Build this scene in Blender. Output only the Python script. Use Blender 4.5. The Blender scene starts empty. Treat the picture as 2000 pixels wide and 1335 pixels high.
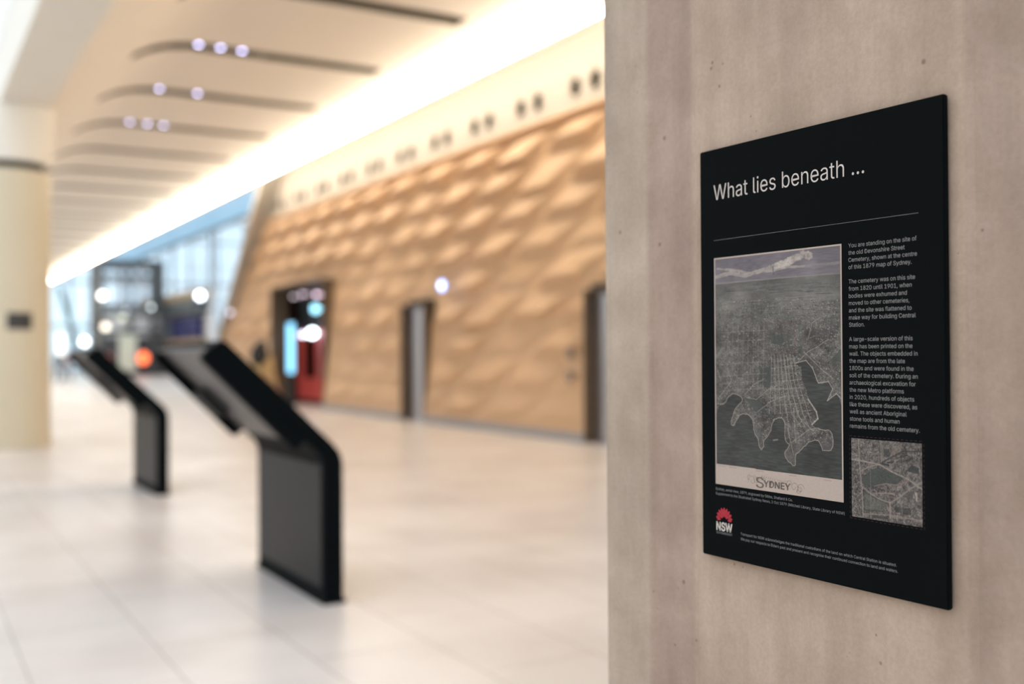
import bpy, bmesh, math, random, os
import numpy as np
from mathutils import Vector, Matrix
random.seed(7)
sc = bpy.context.scene
COL = sc.collection

# ------------------------------------------------------------------ camera
F = 2050.0
TH, PI_, RO = math.atan(1200/F), .0105, .0055
CAM = Vector((0, 0, 1.45))
fw = Vector((math.sin(TH)*math.cos(PI_), math.cos(TH)*math.cos(PI_), math.sin(PI_)))
r0 = Vector((math.cos(TH), -math.sin(TH), 0)); u0 = r0.cross(fw)
rt = r0*math.cos(RO) - u0*math.sin(RO); up = u0*math.cos(RO) + r0*math.sin(RO)
cd = bpy.data.cameras.new('camera'); cam = bpy.data.objects.new('camera', cd); COL.objects.link(cam)
cam.matrix_world = Matrix(((rt.x, up.x, -fw.x, CAM.x), (rt.y, up.y, -fw.y, CAM.y), (rt.z, up.z, -fw.z, CAM.z), (0, 0, 0, 1)))
cd.sensor_width = 36; cd.lens = 36*F/2000; cd.clip_start = .05; cd.clip_end = 500
cd.dof.use_dof = True; cd.dof.focus_distance = 1.36; cd.dof.aperture_fstop = 2.1
sc.camera = cam
def ray(px, py): return fw + rt*((px-1000)/F) - up*((py-667.5)/F)
def on_y(px, py, Y):                     # where the sight line meets the plane y = Y
    d = ray(px, py); return CAM + d*((Y-CAM.y)/d.y)
def on_x(px, py, X):
    d = ray(px, py); return CAM + d*((X-CAM.x)/d.x)

# ------------------------------------------------------------------ world, exposure
w = bpy.data.worlds.new('sky'); sc.world = w; w.use_nodes = True
bg = w.node_tree.nodes['Background']; bg.inputs[0].default_value = (.93, .97, 1.0, 1); bg.inputs[1].default_value = 1.2
sc.view_settings.view_transform = 'Standard'; sc.view_settings.look = 'None'
sc.view_settings.gamma = 1; sc.view_settings.use_curve_mapping = False
sc.view_settings.exposure = 0.65

# ------------------------------------------------------------------ helpers
def lin(c):
    c = c/255; return c/12.92 if c <= .04045 else ((c+.055)/1.055)**2.4
def srgb(r, g, b, k=1.0): return (lin(r)*k, lin(g)*k, lin(b)*k, 1)
def mat(name, col, rough=.6, metal=0, spec=.5, emit=None, es=0, noise=0, nscale=3, bump=0, bscale=60):
    m = bpy.data.materials.new(name); m.use_nodes = True; nt = m.node_tree
    b = nt.nodes['Principled BSDF']; b.inputs['Base Color'].default_value = col
    b.inputs['Roughness'].default_value = rough; b.inputs['Metallic'].default_value = metal
    b.inputs['Specular IOR Level'].default_value = spec
    if emit: b.inputs['Emission Color'].default_value = emit; b.inputs['Emission Strength'].default_value = es
    if noise or bump:
        tc = nt.nodes.new('ShaderNodeTexCoord')
    if noise:
        n = nt.nodes.new('ShaderNodeTexNoise'); n.inputs['Scale'].default_value = nscale; n.inputs['Detail'].default_value = 5
        mx = nt.nodes.new('ShaderNodeMix'); mx.data_type = 'RGBA'
        mx.inputs[6].default_value = tuple(c*(1-noise) for c in col[:3])+(1,)
        mx.inputs[7].default_value = tuple(min(1, c*(1+noise)) for c in col[:3])+(1,)
        nt.links.new(tc.outputs['Object'], n.inputs['Vector']); nt.links.new(n.outputs['Fac'], mx.inputs[0]); nt.links.new(mx.outputs[2], b.inputs['Base Color'])
    if bump:
        n2 = nt.nodes.new('ShaderNodeTexNoise'); n2.inputs['Scale'].default_value = bscale; n2.inputs['Detail'].default_value = 4
        bp = nt.nodes.new('ShaderNodeBump'); bp.inputs['Strength'].default_value = bump; bp.inputs['Distance'].default_value = .002
        nt.links.new(tc.outputs['Object'], n2.inputs['Vector']); nt.links.new(n2.outputs['Fac'], bp.inputs['Height']); nt.links.new(bp.outputs['Normal'], b.inputs['Normal'])
    return m
def emat(name, col, s): return mat(name, (.02, .02, .02, 1), emit=col, es=s)
def glass(name, tint=(.97, .985, 1, 1), gl=.12):
    m = bpy.data.materials.new(name); m.use_nodes = True; nt = m.node_tree; nt.nodes.clear()
    o = nt.nodes.new('ShaderNodeOutputMaterial'); t = nt.nodes.new('ShaderNodeBsdfTransparent'); t.inputs[0].default_value = tint
    g = nt.nodes.new('ShaderNodeBsdfGlossy'); g.inputs['Roughness'].default_value = .05; mx = nt.nodes.new('ShaderNodeMixShader'); mx.inputs[0].default_value = gl
    nt.links.new(t.outputs[0], mx.inputs[1]); nt.links.new(g.outputs[0], mx.inputs[2]); nt.links.new(mx.outputs[0], o.inputs[0]); return m
def link(name, me, m=None, parent=None, loc=None):
    o = bpy.data.objects.new(name, me); COL.objects.link(o)
    if m is not None and me is not None: me.materials.append(m)
    if parent: o.parent = parent
    if loc is not None: o.location = loc
    return o
def obj(name, bm, m, parent=None, loc=None, smooth=False):
    me = bpy.data.meshes.new(name); bm.normal_update(); bm.to_mesh(me); bm.free()
    if smooth:
        for p in me.polygons: p.use_smooth = True
    return link(name, me, m, parent, loc)
def tag(o, label, cat, group=None):
    o['label'] = label; o['category'] = cat
    if group: o['group'] = group
    return o
def struct(o): o['kind'] = 'structure'; return o
def empty(name, loc, rz=0):
    o = bpy.data.objects.new(name, None); COL.objects.link(o); o.location = loc; o.rotation_euler.z = rz; o.empty_display_size = .1; return o
def copy_tree(o, parent=None):
    c = o.copy(); COL.objects.link(c); c.parent = parent
    for ch in list(o.children): copy_tree(ch, c)
    return c
def box(bm, x0, y0, z0, x1, y1, z1, bev=0):
    r = bmesh.ops.create_cube(bm, size=1); vs = r['verts']
    for v in vs: v.co = Vector(((x0+x1)/2+v.co.x*(x1-x0), (y0+y1)/2+v.co.y*(y1-y0), (z0+z1)/2+v.co.z*(z1-z0)))
    if bev:
        es = list({e for v in vs for e in v.link_edges}); bmesh.ops.bevel(bm, geom=es, offset=bev, segments=2, affect='EDGES', clamp_overlap=True)
    return bm
def B(*a, bev=0): return box(bmesh.new(), *a, bev=bev)
def quad(bm, *pts): bm.faces.new([bm.verts.new(p) for p in pts])
def prism(pts, axis, a, b, bev=0):
    """closed outline in two axes, extruded along the third"""
    bm = bmesh.new()
    def mk(p, t): return (t, p[0], p[1]) if axis == 0 else ((p[0], t, p[1]) if axis == 1 else (p[0], p[1], t))
    v0 = [bm.verts.new(mk(p, a)) for p in pts]; v1 = [bm.verts.new(mk(p, b)) for p in pts]; n = len(pts)
    bm.faces.new(v0); bm.faces.new(v1[::-1])
    for i in range(n): bm.faces.new((v0[i], v1[i], v1[(i+1) % n], v0[(i+1) % n]))
    bmesh.ops.recalc_face_normals(bm, faces=bm.faces[:])
    if bev: bmesh.ops.bevel(bm, geom=[e for e in bm.edges if e.calc_face_angle(0) > .7], offset=bev, segments=2, affect='EDGES', clamp_overlap=True)
    return bm
def lathe(prof, n=32, bm=None, c=(0, 0, 0)):
    bm = bm or bmesh.new(); rings = []
    for r, z in prof: rings.append([bm.verts.new((c[0]+r*math.cos(2*math.pi*i/n), c[1]+r*math.sin(2*math.pi*i/n), c[2]+z)) for i in range(n)])
    for a, b in zip(rings, rings[1:]):
        for i in range(n): bm.faces.new((a[i], a[(i+1) % n], b[(i+1) % n], b[i]))
    bm.faces.new(rings[0][::-1]); bm.faces.new(rings[-1]); return bm
def tube(bm, p, q, r, n=10):
    p = Vector(p); q = Vector(q); d = (q-p).normalized(); a = d.orthogonal().normalized(); b = d.cross(a)
    A = [bm.verts.new(p+(a*math.cos(t)+b*math.sin(t))*r) for t in [2*math.pi*i/n for i in range(n)]]
    C_ = [bm.verts.new(q+(a*math.cos(t)+b*math.sin(t))*r) for t in [2*math.pi*i/n for i in range(n)]]
    for i in range(n): bm.faces.new((A[i], A[(i+1) % n], C_[(i+1) % n], C_[i]))
    bm.faces.new(A[::-1]); bm.faces.new(C_); return bm
def ball(bm, c, r, sx=1, sy=1, sz=1):
    q = bmesh.ops.create_uvsphere(bm, u_segments=14, v_segments=9, radius=r)
    for v in q['verts']: v.co = Vector((c[0]+v.co.x*sx, c[1]+v.co.y*sy, c[2]+v.co.z*sz))
    return bm

# ------------------------------------------------------------------ materials
M = {}
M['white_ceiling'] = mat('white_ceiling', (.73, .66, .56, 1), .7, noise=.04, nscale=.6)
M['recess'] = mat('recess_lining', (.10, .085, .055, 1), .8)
M['beam'] = mat('painted_beam', (.78, .755, .68, 1), .6, noise=.05, nscale=.8)
M['column'] = mat('cream_column', (.62, .56, .42, 1), .45, noise=.05, nscale=1.2)
M['timber'] = mat('timber_wall', (.63, .42, .25, 1), .55, noise=.10, nscale=.5)
M['band'] = mat('pale_band', (.40, .355, .30, 1), .6)
M['skirt'] = mat('grey_skirting', (.30, .31, .33, 1), .4)
M['steel'] = mat('brushed_steel', (.56, .56, .60, 1), .32, 1, noise=.1, nscale=2)
M['dark'] = mat('dark_void', (.012, .012, .011, 1), .7)
M['reveal'] = mat('bronze_reveal', (.10, .065, .035, 1), .5)
M['black'] = mat('black_powdercoat', (.003, .0045, .0052, 1), .5, spec=.02)
M['grey_panel'] = mat('kiosk_underside', (.055, .048, .045, 1), .38, spec=.5)
M['grey_face'] = mat('kiosk_face', (.013, .012, .0115, 1), .4, spec=.12)
M['frame'] = mat('dark_steel_frame', (.09, .10, .105, 1), .5)
M['greyframe'] = mat('grey_steel_frame', (.22, .22, .22, 1), .5)
M['teal'] = mat('teal_steel', (.01, .09, .10, 1), .4)
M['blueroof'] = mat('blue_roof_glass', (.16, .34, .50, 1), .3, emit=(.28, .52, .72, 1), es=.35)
M['glass'] = glass('clear_glass', (.92, .93, .945, 1)); M['glass_blue'] = glass('blue_glass', (.80, .89, .94, 1), .1)
M['glass_roof'] = glass('roof_glass', (.97, .98, 1, 1), .05)
M['white'] = mat('white_paint', (.78, .78, .78, 1), .5)
M['tan'] = mat('tan_board', (.42, .30, .17, 1), .6)
M['navy'] = mat('navy_panel', (.01, .015, .12, 1), .4)
M['lamp_white'] = emat('lamp_white', (1, .97, .90, 1), 30)

# ------------------------------------------------------------------ floor
def floor_mat():
    m = bpy.data.materials.new('pale_terrazzo'); m.use_nodes = True; nt = m.node_tree; b = nt.nodes['Principled BSDF']; N = nt.nodes.new; L = nt.links.new
    tc = N('ShaderNodeTexCoord'); br = N('ShaderNodeTexBrick'); mp = N('ShaderNodeMapping')
    mp.inputs['Rotation'].default_value = (0, 0, math.pi/2); mp.inputs['Location'].default_value = (0, 1.29, 0)
    br.inputs['Scale'].default_value = 1; br.inputs['Brick Width'].default_value = 1.2; br.inputs['Row Height'].default_value = .6; br.offset = .5
    br.inputs['Mortar Size'].default_value = .005; br.inputs['Mortar Smooth'].default_value = .3
    br.inputs['Color1'].default_value = (.77, .725, .70, 1); br.inputs['Color2'].default_value = (.72, .675, .65, 1); br.inputs['Mortar'].default_value = (.42, .38, .35, 1)
    n = N('ShaderNodeTexNoise'); n.inputs['Scale'].default_value = .9; n.inputs['Detail'].default_value = 3
    mx = N('ShaderNodeMix'); mx.data_type = 'RGBA'; mx.blend_type = 'MULTIPLY'; mx.inputs[0].default_value = .35
    cr = N('ShaderNodeValToRGB'); cr.color_ramp.elements[0].position = .35; cr.color_ramp.elements[0].color = (.50, .46, .44, 1); cr.color_ramp.elements[1].position = .6; cr.color_ramp.elements[1].color = (1, 1, 1, 1)
    L(tc.outputs['Object'], mp.inputs[0]); L(mp.outputs[0], br.inputs['Vector']); L(tc.outputs['Object'], n.inputs['Vector']); L(n.outputs['Fac'], cr.inputs[0])
    L(br.outputs['Color'], mx.inputs[6]); L(cr.outputs[0], mx.inputs[7]); L(mx.outputs[2], b.inputs['Base Color']); b.inputs['Roughness'].default_value = .32; b.inputs['Specular IOR Level'].default_value = .45
    return m
struct(obj('floor', B(-25, -12, -.2, 60, 135, 0), floor_mat()))

# ------------------------------------------------------------------ ceiling with slots
SLOT_Y = [8.3+3.55*k for k in range(22)]; SW = .23
CZ = 6.95
prof = [(2.08, 5.40), (2.3, 5.60), (2.6, 5.87), (2.95, 6.17), (3.25, 6.43), (3.5, 6.62), (3.8, 6.79), (4.15, 6.90), (4.5, 6.945), (4.9, CZ), (8.1, CZ), (10.1, CZ)]
bm = bmesh.new()
ys = [-6]+[y for s in SLOT_Y for y in (s-SW, s+SW)]+[87]
gv = [[bm.verts.new((x, y, z)) for x, z in prof] for y in ys]
for j in range(len(ys)-1):
    for i in range(len(prof)-1):
        slot = j % 2 == 1 and 3.49 < prof[i][0] < 8.0
        if not slot: bm.faces.new((gv[j][i], gv[j][i+1], gv[j+1][i+1], gv[j+1][i]))
quad(bm, (10.1, -6, CZ), (10.1, 87, CZ), (10.1, 87, 7.7), (10.1, -6, 7.7))
quad(bm, (2.08, -6, 7.7), (10.1, -6, 7.7), (10.1, 87, 7.7), (2.08, 87, 7.7))
struct(obj('ceiling', bm, M['white_ceiling']))
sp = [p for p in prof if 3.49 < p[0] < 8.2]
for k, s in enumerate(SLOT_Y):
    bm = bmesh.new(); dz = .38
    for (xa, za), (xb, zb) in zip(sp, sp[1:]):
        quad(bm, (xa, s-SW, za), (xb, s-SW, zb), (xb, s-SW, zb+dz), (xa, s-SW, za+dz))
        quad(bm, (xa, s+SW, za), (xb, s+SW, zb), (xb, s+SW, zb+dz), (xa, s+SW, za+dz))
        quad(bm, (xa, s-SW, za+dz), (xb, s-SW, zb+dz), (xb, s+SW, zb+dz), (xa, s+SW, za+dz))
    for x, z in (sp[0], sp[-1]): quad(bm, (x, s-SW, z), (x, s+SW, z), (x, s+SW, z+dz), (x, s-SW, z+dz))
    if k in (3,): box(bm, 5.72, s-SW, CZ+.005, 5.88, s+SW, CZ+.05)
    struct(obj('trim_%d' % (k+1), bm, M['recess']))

struct(obj('wall_left', B(-9.2, -12, 0, -9, 100, 6.2), M['beam']))  # unseen hall side wall, added to block low sky light from the left
# beam beside the vaulted ceiling, then the glazed roof beyond it
struct(obj('ceiling_beam', B(1.36, -6, 5.40, 2.08, 87, 7.7), M['beam']))
struct(obj('ceiling_glazed', B(-9, -6, 6.2, 1.36, 87, 6.23), M['glass_roof']))

# round column with the haunch that carries the beam
CX, CY, CR = 1.53, 18.55, .62
col = empty('round_column', (CX, CY, 0)); tag(col, 'cream round concrete column carrying the ceiling beam, at the left edge', 'column')
obj('shaft', lathe([(CR, 0), (CR, 4.36), (CR-.03, 4.38)], 48), M['column'], col, smooth=False)
obj('base_ring', lathe([(CR+.015, 0), (CR+.015, .10), (CR+.005, .11)], 48), M['column'], col)
obj('shadow_joint', lathe([(CR-.10, 4.38), (CR-.10, 4.50)], 32), M['dark'], col)
obj('capital', lathe([(CR+.02, 4.50), (CR+.04, 5.0), (CR+.06, 5.40)], 48), M['beam'], col)
ang = math.radians(-78)
a0 = Vector((CX+CR*math.cos(ang), CY+CR*math.sin(ang), 0))
bm = bmesh.new(); n = 8
for i in range(n):                       # small curved plate wrapped on the shaft
    t0, t1 = (math.radians(-97+i*34/n), math.radians(-97+(i+1)*34/n)); R1, R0 = CR+.012, CR+.002
    P = lambda t, r_, z: (r_*math.cos(t), r_*math.sin(t), z)
    quad(bm, P(t0, R1, 1.86), P(t1, R1, 1.86), P(t1, R1, 2.12), P(t0, R1, 2.12))
    quad(bm, P(t0, R0, 1.86), P(t1, R0, 1.86), P(t1, R1, 1.86), P(t0, R1, 1.86)); quad(bm, P(t0, R0, 2.12), P(t1, R0, 2.12), P(t1, R1, 2.12), P(t0, R1, 2.12))
pl = obj('wall_plate', bm, mat('dark_plate', (.035, .033, .032, 1), .5), loc=(CX, CY, 0)); tag(pl, 'small square charcoal plate fixed on the cream round column', 'plate')

# ------------------------------------------------------------------ folded timber wall
Y_END = lambda z: 38.3-1.064*z
OPEN = [(26.0, 30.3, 0, 3.36), (19.9, 21.05, 0, 2.5), (12.75, 13.95, 0, 2.46)]
WX, BX = 9.5, 10.08
LEAN = .10
def cells(Y, z):
    h = 0.0
    for i in range(0, 9):
        zt = 5.50-.60*i; t = (z-(zt-.56))/.56
        if t < -.25 or t > 1.4: continue
        A = .29*(.91**i)
        yc0 = 16.0+.87*(i % 2) + 1.9*(zt-z)
        j = round((Y-yc0)/1.74); s = (Y-(yc0+1.74*j))/.74
        if abs(s) >= 1: continue
        lat = min(1, (1-abs(s))*2.6); lat = lat*lat*(3-2*lat)
        flip = (i, j % 23) in ((0, 0), (1, 22), (5, 0), (2, 4), (4, 9))
        pk = .12 if flip else .40
        if t < 0: v = 0
        elif t <= pk: v = t/pk
        else: v = max(0, 1-(t-pk)/(1.15-pk))
        h = max(h, A*(.62+.38*math.sin(j*12.9+i*78.2+j*i*3.7))**(.4 if i < 3 else 1.0)*lat*v)
    return h
def wall_x(Y, z):
    if z >= 5.80: return BX
    f = min(1, max(0, (z-5.58)/.22)); base = WX+LEAN*z; base += (BX-base)*f
    h = cells(Y, z)*(1-f)
    if 5.50 < z < 5.66: h = max(h, .22*(1-f))
    for y0, y1, z0, z1 in OPEN:
        d = max(max(y0-Y, Y-y1, 0), max(z-z1, 0)); h *= min(1, max(0, d-.06)/.5)
    h *= min(1, max(0, (Y_END(z)-Y)/.5)); h *= min(1, max(0, (z-.15)/.3))
    return base-h
def grid(a, b, step, cuts):
    v = list(np.arange(a, b, step))+[b]; v = [q for q in v if all(abs(q-c) > step*.5 for c in cuts)]+list(cuts); return sorted(v)
gy = grid(5.0, 38.3, .055, [c for o in OPEN for c in o[:2]]); gz = grid(.0, CZ, .045, [o[3] for o in OPEN])
NOZ = [14.17*BX/9.72+1.83*k+dy for k in range(-1, 11) for dy in (-.30, .30)]
bm = bmesh.new(); V = []
for Y in gy: V.append([bm.verts.new((wall_x(min(Y, Y_END(z)), z), min(Y, Y_END(z)), z)) for z in gz])
for i in range(len(gy)-1):
    for j in range(len(gz)-1):
        ym, zm = (gy[i]+gy[i+1])/2, (gz[j]+gz[j+1])/2
        if gy[i] >= Y_END(gz[j]) and gy[i] >= Y_END(gz[j+1]): continue
        if any(a < ym < b_ and zm < d for a, b_, c, d in OPEN): continue
        if any((ym-ny)**2+(zm-6.02)**2 < .19**2 for ny in NOZ): continue
        bm.faces.new((V[i][j], V[i][j+1], V[i+1][j+1], V[i+1][j]))
# slanted end return, behind the face
quad(bm, (BX, Y_END(5.7), 5.7), (BX, Y_END(CZ), CZ), (BX+3, Y_END(CZ), CZ), (BX+3, Y_END(5.7), 5.7))
quad(bm, (WX, Y_END(0), 0), (WX+LEAN*5.7, Y_END(5.7), 5.7), (BX+3, Y_END(5.7), 5.7), (BX+3, Y_END(0), 0))
bmesh.ops.remove_doubles(bm, verts=bm.verts[:], dist=1e-5); bmesh.ops.recalc_face_normals(bm, faces=bm.faces[:])
wall = struct(obj('wall_right', bm, M['timber'], smooth=False)); wall.data.materials.append(M['band'])
for p in wall.data.polygons:
    if p.center.z > 5.60: p.material_index = 1
# pale edging along the slanted end
struct(obj('trim_40', prism([(Y_END(0)-.05, 0), (Y_END(0)+.22, 0), (Y_END(6.9)+.22, 6.9), (Y_END(6.9)-.05, 6.9)], 0, WX-.02, WX+.62), M['band']))
# skirting between the openings
bm = bmesh.new()
for a, b_ in ((5, 12.75), (13.95, 19.9), (21.05, 26.0), (30.3, 38.1)): box(bm, WX-.03, a, 0, WX+.02, b_, .15)
struct(obj('baseboard_right', bm, M['skirt']))

# air nozzles in the lit band
noz = empty('air_nozzle', (0, 0, 0))
bm = bmesh.new(); R = .165
bm2 = bmesh.new(); rr = []
for r_, z_ in ((R, -.03), (R, .02), (R+.03, .03), (R+.085, .004), (R+.085, -.03)): rr.append([bm2.verts.new((r_*math.cos(t*math.pi/12), r_*math.sin(t*math.pi/12), z_)) for t in range(24)])
for a, b_ in zip(rr, rr[1:]):
    for i in range(24): bm2.faces.new((a[i], a[(i+1) % 24], b_[(i+1) % 24], b_[i]))
cup = bmesh.new(); A_ = [cup.verts.new((R*1.02*math.cos(t*math.pi/12), R*1.02*math.sin(t*math.pi/12), .015)) for t in range(24)]; B_ = [cup.verts.new((v.co.x, v.co.y, -.3)) for v in A_]; cup.faces.new(B_)
for i in range(24): cup.faces.new((A_[i], A_[(i+1) % 24], B_[(i+1) % 24], B_[i]))
o1 = obj('rim', bm2, M['band'], noz); o2 = obj('throat', cup, mat('nozzle_black', (.004, .004, .004, 1), .8, spec=.02), noz)
tag(noz, 'black round air nozzle of a pair in the glowing band above the timber wall', 'air nozzle', 'air nozzles along the top of the timber wall')
noz.rotation_euler = (0, -math.pi/2, 0)
for i, Y in enumerate(NOZ):
    o = noz if i == 0 else copy_tree(noz); o.location = (BX, Y, 6.02)

# linear light at the ceiling edge
bm = bmesh.new(); tube(bm, (9.00, 5, 6.526), (9.00, 86.8, 6.526), .055, 12)
ll = empty('linear_light', (9.00, 5, 6.526))
lt = obj('diffuser', bm, emat('warm_linear_lamp', (1, .90, .75, 1), 25)); lt.parent = ll; lt.matrix_parent_inverse = Matrix.Translation((-9.00, -5, -6.526))
hg = obj('hanger', B(-.02, -.02, .07, .02, .02, CZ-6.526), M['white'], ll, loc=(0, 1, 0))
for k in range(1, 24): h2 = hg.copy(); COL.objects.link(h2); h2.location = (0, 1+3.5*k, 0)
tag(ll, 'long glowing warm white light line along the ceiling edge above the timber wall', 'light')

# downlights in the slots
dl = empty('downlight', (0, 0, 0)); obj('housing', lathe([(.075, 0), (.085, .0), (.085, .16), (.07, .17)], 20), M['dark'], dl)
obj('lens', lathe([(.045, -.006), (.045, .004)], 20), emat('cool_downlight', (.60, .60, 1, 1), 8), dl)
pos = [('front', 15.5, 5.44), ('second', 19.05, 4.64), ('second', 19.05, 5.03), ('second', 19.05, 5.42), ('third', 22.5, 4.70), ('third', 22.5, 5.48), ('fourth', 26.05, 4.76), ('fourth', 26.05, 5.16), ('fourth', 26.05, 5.54)]
word = {0: 'lone bluish downlight in the nearest dark ceiling slot, at the top edge', 1: 'bluish downlight, left end of the three in the second ceiling slot', 2: 'bluish downlight, middle of the three in the second ceiling slot', 3: 'bluish downlight, right end of the three in the second ceiling slot', 4: 'bluish downlight, left one of the two in the third ceiling slot', 5: 'bright bluish downlight, right one of the two in the third ceiling slot', 6: 'lavender downlight, left end of the three in the fourth ceiling slot', 7: 'faint pinkish downlight between two others in the fourth ceiling slot', 8: 'lavender downlight, right end of the three in the fourth ceiling slot'}
for i, (_, y, x) in enumerate(pos):
    y = SLOT_Y[2+['front', 'second', 'third', 'fourth'].index(_)]
    o = dl if i == 0 else copy_tree(dl); o.location = (x, y, CZ+.04)
    tag(o, word[i], 'downlight', 'downlights in the ceiling slots')
for i, s in ((5, 1.0), (7, 1.0)):
    pass

# ------------------------------------------------------------------ openings in the wall
def lift(y0, y1, zt, label):
    L_ = empty('lift_entrance', (WX+.17, (y0+y1)/2, 0)); ym = (y0+y1)/2; h = (y1-y0)/2
    bm = bmesh.new(); box(bm, -.18, -h-.0, 0, .04, -h+.05, zt); box(bm, -.18, h-.05, 0, .04, h, zt); box(bm, -.18, -h, zt-.05, .04, h, zt)
    obj('surround', bm, M['reveal'], L_)
    for s in (-1, 1):
        a, b_ = sorted((s*.006, s*(h-.05))); obj('door', B(0, a, .01, .035, b_, zt-.05), M['steel'], L_)
    obj('sill', B(-.17, -h+.05, 0, .02, h-.05, .012), M['steel'], L_)
    obj('shaft_wall', B(.04, -h-.1, 0, .10, h+.1, zt+.1), M['dark'], L_)
    return tag(L_, label, 'lift')
lift(19.9, 21.05, 2.5, 'steel lift doors in the timber wall below the round blue sign')
lift(12.75, 13.95, 2.46, 'steel lift doors in the timber wall partly hidden by the concrete pillar')
# call buttons
for z, lb in ((1.44, 'upper round grey lift call plate on the timber wall'), (1.06, 'lower round grey lift call plate on the timber wall')):
    o = empty('call_plate', (WX-.0, 14.36, z)); o.rotation_euler = (0, -math.pi/2, 0)
    obj('plate', lathe([(.085, -.02), (.085, .012), (.078, .018)], 20), mat('call_plate_metal', (.16, .12, .09, 1), .4), o)
    obj('button', lathe([(.03, .018), (.028, .026)], 16), M['steel'], o); tag(o, lb, 'call button', 'lift call plates')
# round blue lit sign
o = empty('lift_sign', (9.38, 18.75, 2.80)); o.rotation_euler = (0, -math.pi/2, 0)
obj('disc', lathe([(.10, 0), (.10, .03)], 28), emat('blue_sign', (.22, .40, 1, 1), 3.5), o)
obj('symbol', lathe([(.05, .03), (.05, .034)], 24), emat('sign_white', (.75, .9, 1, 1), 5), o); obj('stem', B(-.02, -.02, -.2, .02, .02, 0), M['steel'], o)
tag(o, 'small round glowing blue sign on the timber wall', 'sign')
o = tag(obj('spot_lamp', ball(bmesh.new(), (0, 0, 0), .07), emat('pale_spot', (.85, .8, 1, 1), 1.6), loc=(9.40, 34.3, 2.82)), 'small pale lamp low on the far end of the timber wall', 'lamp')

# shop in the large opening
y0, y1, zt = 26.0, 30.3, 3.36
bm = bmesh.new(); box(bm, WX+.0, y0-.06, 0, WX+.5, y0, zt+.06); box(bm, WX+.0, y1, 0, WX+.5, y1+.06, zt+.06); box(bm, WX, y0, zt, WX+.5, y1, zt+.06)
box(bm, WX+3.2, y0-2, 0, WX+3.3, y1+2, zt+.6); box(bm, WX+.5, y0-2, 0, WX+3.3, y0-1.9, zt+.6); box(bm, WX+.5, y1+1.9, 0, WX+3.3, y1+2, zt+.6); box(bm, WX+.5, y0-2, zt+.5, WX+3.3, y1+2, zt+.6)
box(bm, WX+.45, y0-2, 0, WX+.5, y0-.06, zt+.6); box(bm, WX+.45, y1+.06, 0, WX+.5, y1+2, zt+.6)
struct(obj('wall_shop', bm, M['reveal']))
sh = empty('shopfront', (WX+.9, y0, 0))
S = lambda name, m, *a: obj(name, B(*a), m, sh)
M['red'] = mat('red_panel', (.42, .07, .06, 1), .35, emit=(.9, .12, .10, 1), es=.12)  # weak emission added so the red panels look lit
S('fascia', mat('charcoal_fascia', (.035, .04, .05, 1), .4), 0, -.3, 2.15, .1, 4.6, 3.3)
S('red_surround', M['red'], .02, -.3, 0, .10, 4.6, .75); S('red_band', M['red'], .02, -.3, 1.95, .10, 4.6, 2.16)
for a, b_, c in ((-.3, .15, 'red'), (1.3, 1.55, 'red'), (2.75, 3.0, 'red'), (4.2, 4.6, 'red')): S('post', M['red'], .02, a, .75, .10, b_, 1.95)
S('display_panel', mat('mauve_poster', (.35, .22, .30, 1), .5, noise=.3, nscale=3), .06, 1.55, .75, .10, 2.75, 1.95)
S('poster', M['navy'], .03, .35, 1.0, .06, .95, 1.9); S('door_leaf', mat('burgundy_panel', (.18, .03, .05, 1), .4), .06, .15, .75, .10, 1.3, 1.95)
S('kick_plate', M['dark'], 0, -.3, 0, .02, 4.6, .12)
tag(sh, 'red and charcoal shopfront recessed in the timber wall opening', 'shopfront')
o = empty('screen', (WX+.35, 29.45, .85)); obj('bezel', B(-.03, -.33, 0, .04, .33, 1.55), M['dark'], o); obj('display', B(-.036, -.27, .06, -.03, .27, 1.49), emat('cyan_screen', (.25, .65, .95, 1), 1.7), o)
obj('foot', B(-.1, -.2, -.85, .1, .2, 0), M['dark'], o); tag(o, 'tall narrow glowing pale blue screen at the shop opening', 'screen')
for px, py, r, s, c, lb in ((610, 650, .12, 9, (.75, .9, 1, 1), 'brightest round white lamp in the shop above the red counter'), (592, 653, .06, 6, (.7, .8, 1, 1), 'small bluish lamp left of the brightest lamp in the shop'), (573, 655, .05, 4, (1, .75, .9, 1), 'small pinkish lamp at the left above the red counter'),
                            (616, 603, .11, 2.5, (.35, .8, 1, 1), 'round pale cyan lamp high in the dark part of the shop'), (618, 575, .05, 3, (.95, .7, .85, 1), 'dim pink lamp at the top of the shop opening'), (590, 574, .04, 2, (.9, .7, .8, 1), 'faint pink lamp in the dark upper part of the shop'), (572, 579, .04, 1.5, (.9, .75, .8, 1), 'faintest lamp at the upper left of the shop')):
    p = on_x(px, py, WX+.72); m_ = emat('shop_lamp', c, s); bm = ball(bmesh.new(), (0, 0, 0), r)
    tube(bm, (0, 0, 0), (.175, 0, .0), .015); tag(obj('shop_lamp', bm, m_, loc=p), lb, 'lamp', 'lamps in the shop')

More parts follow.
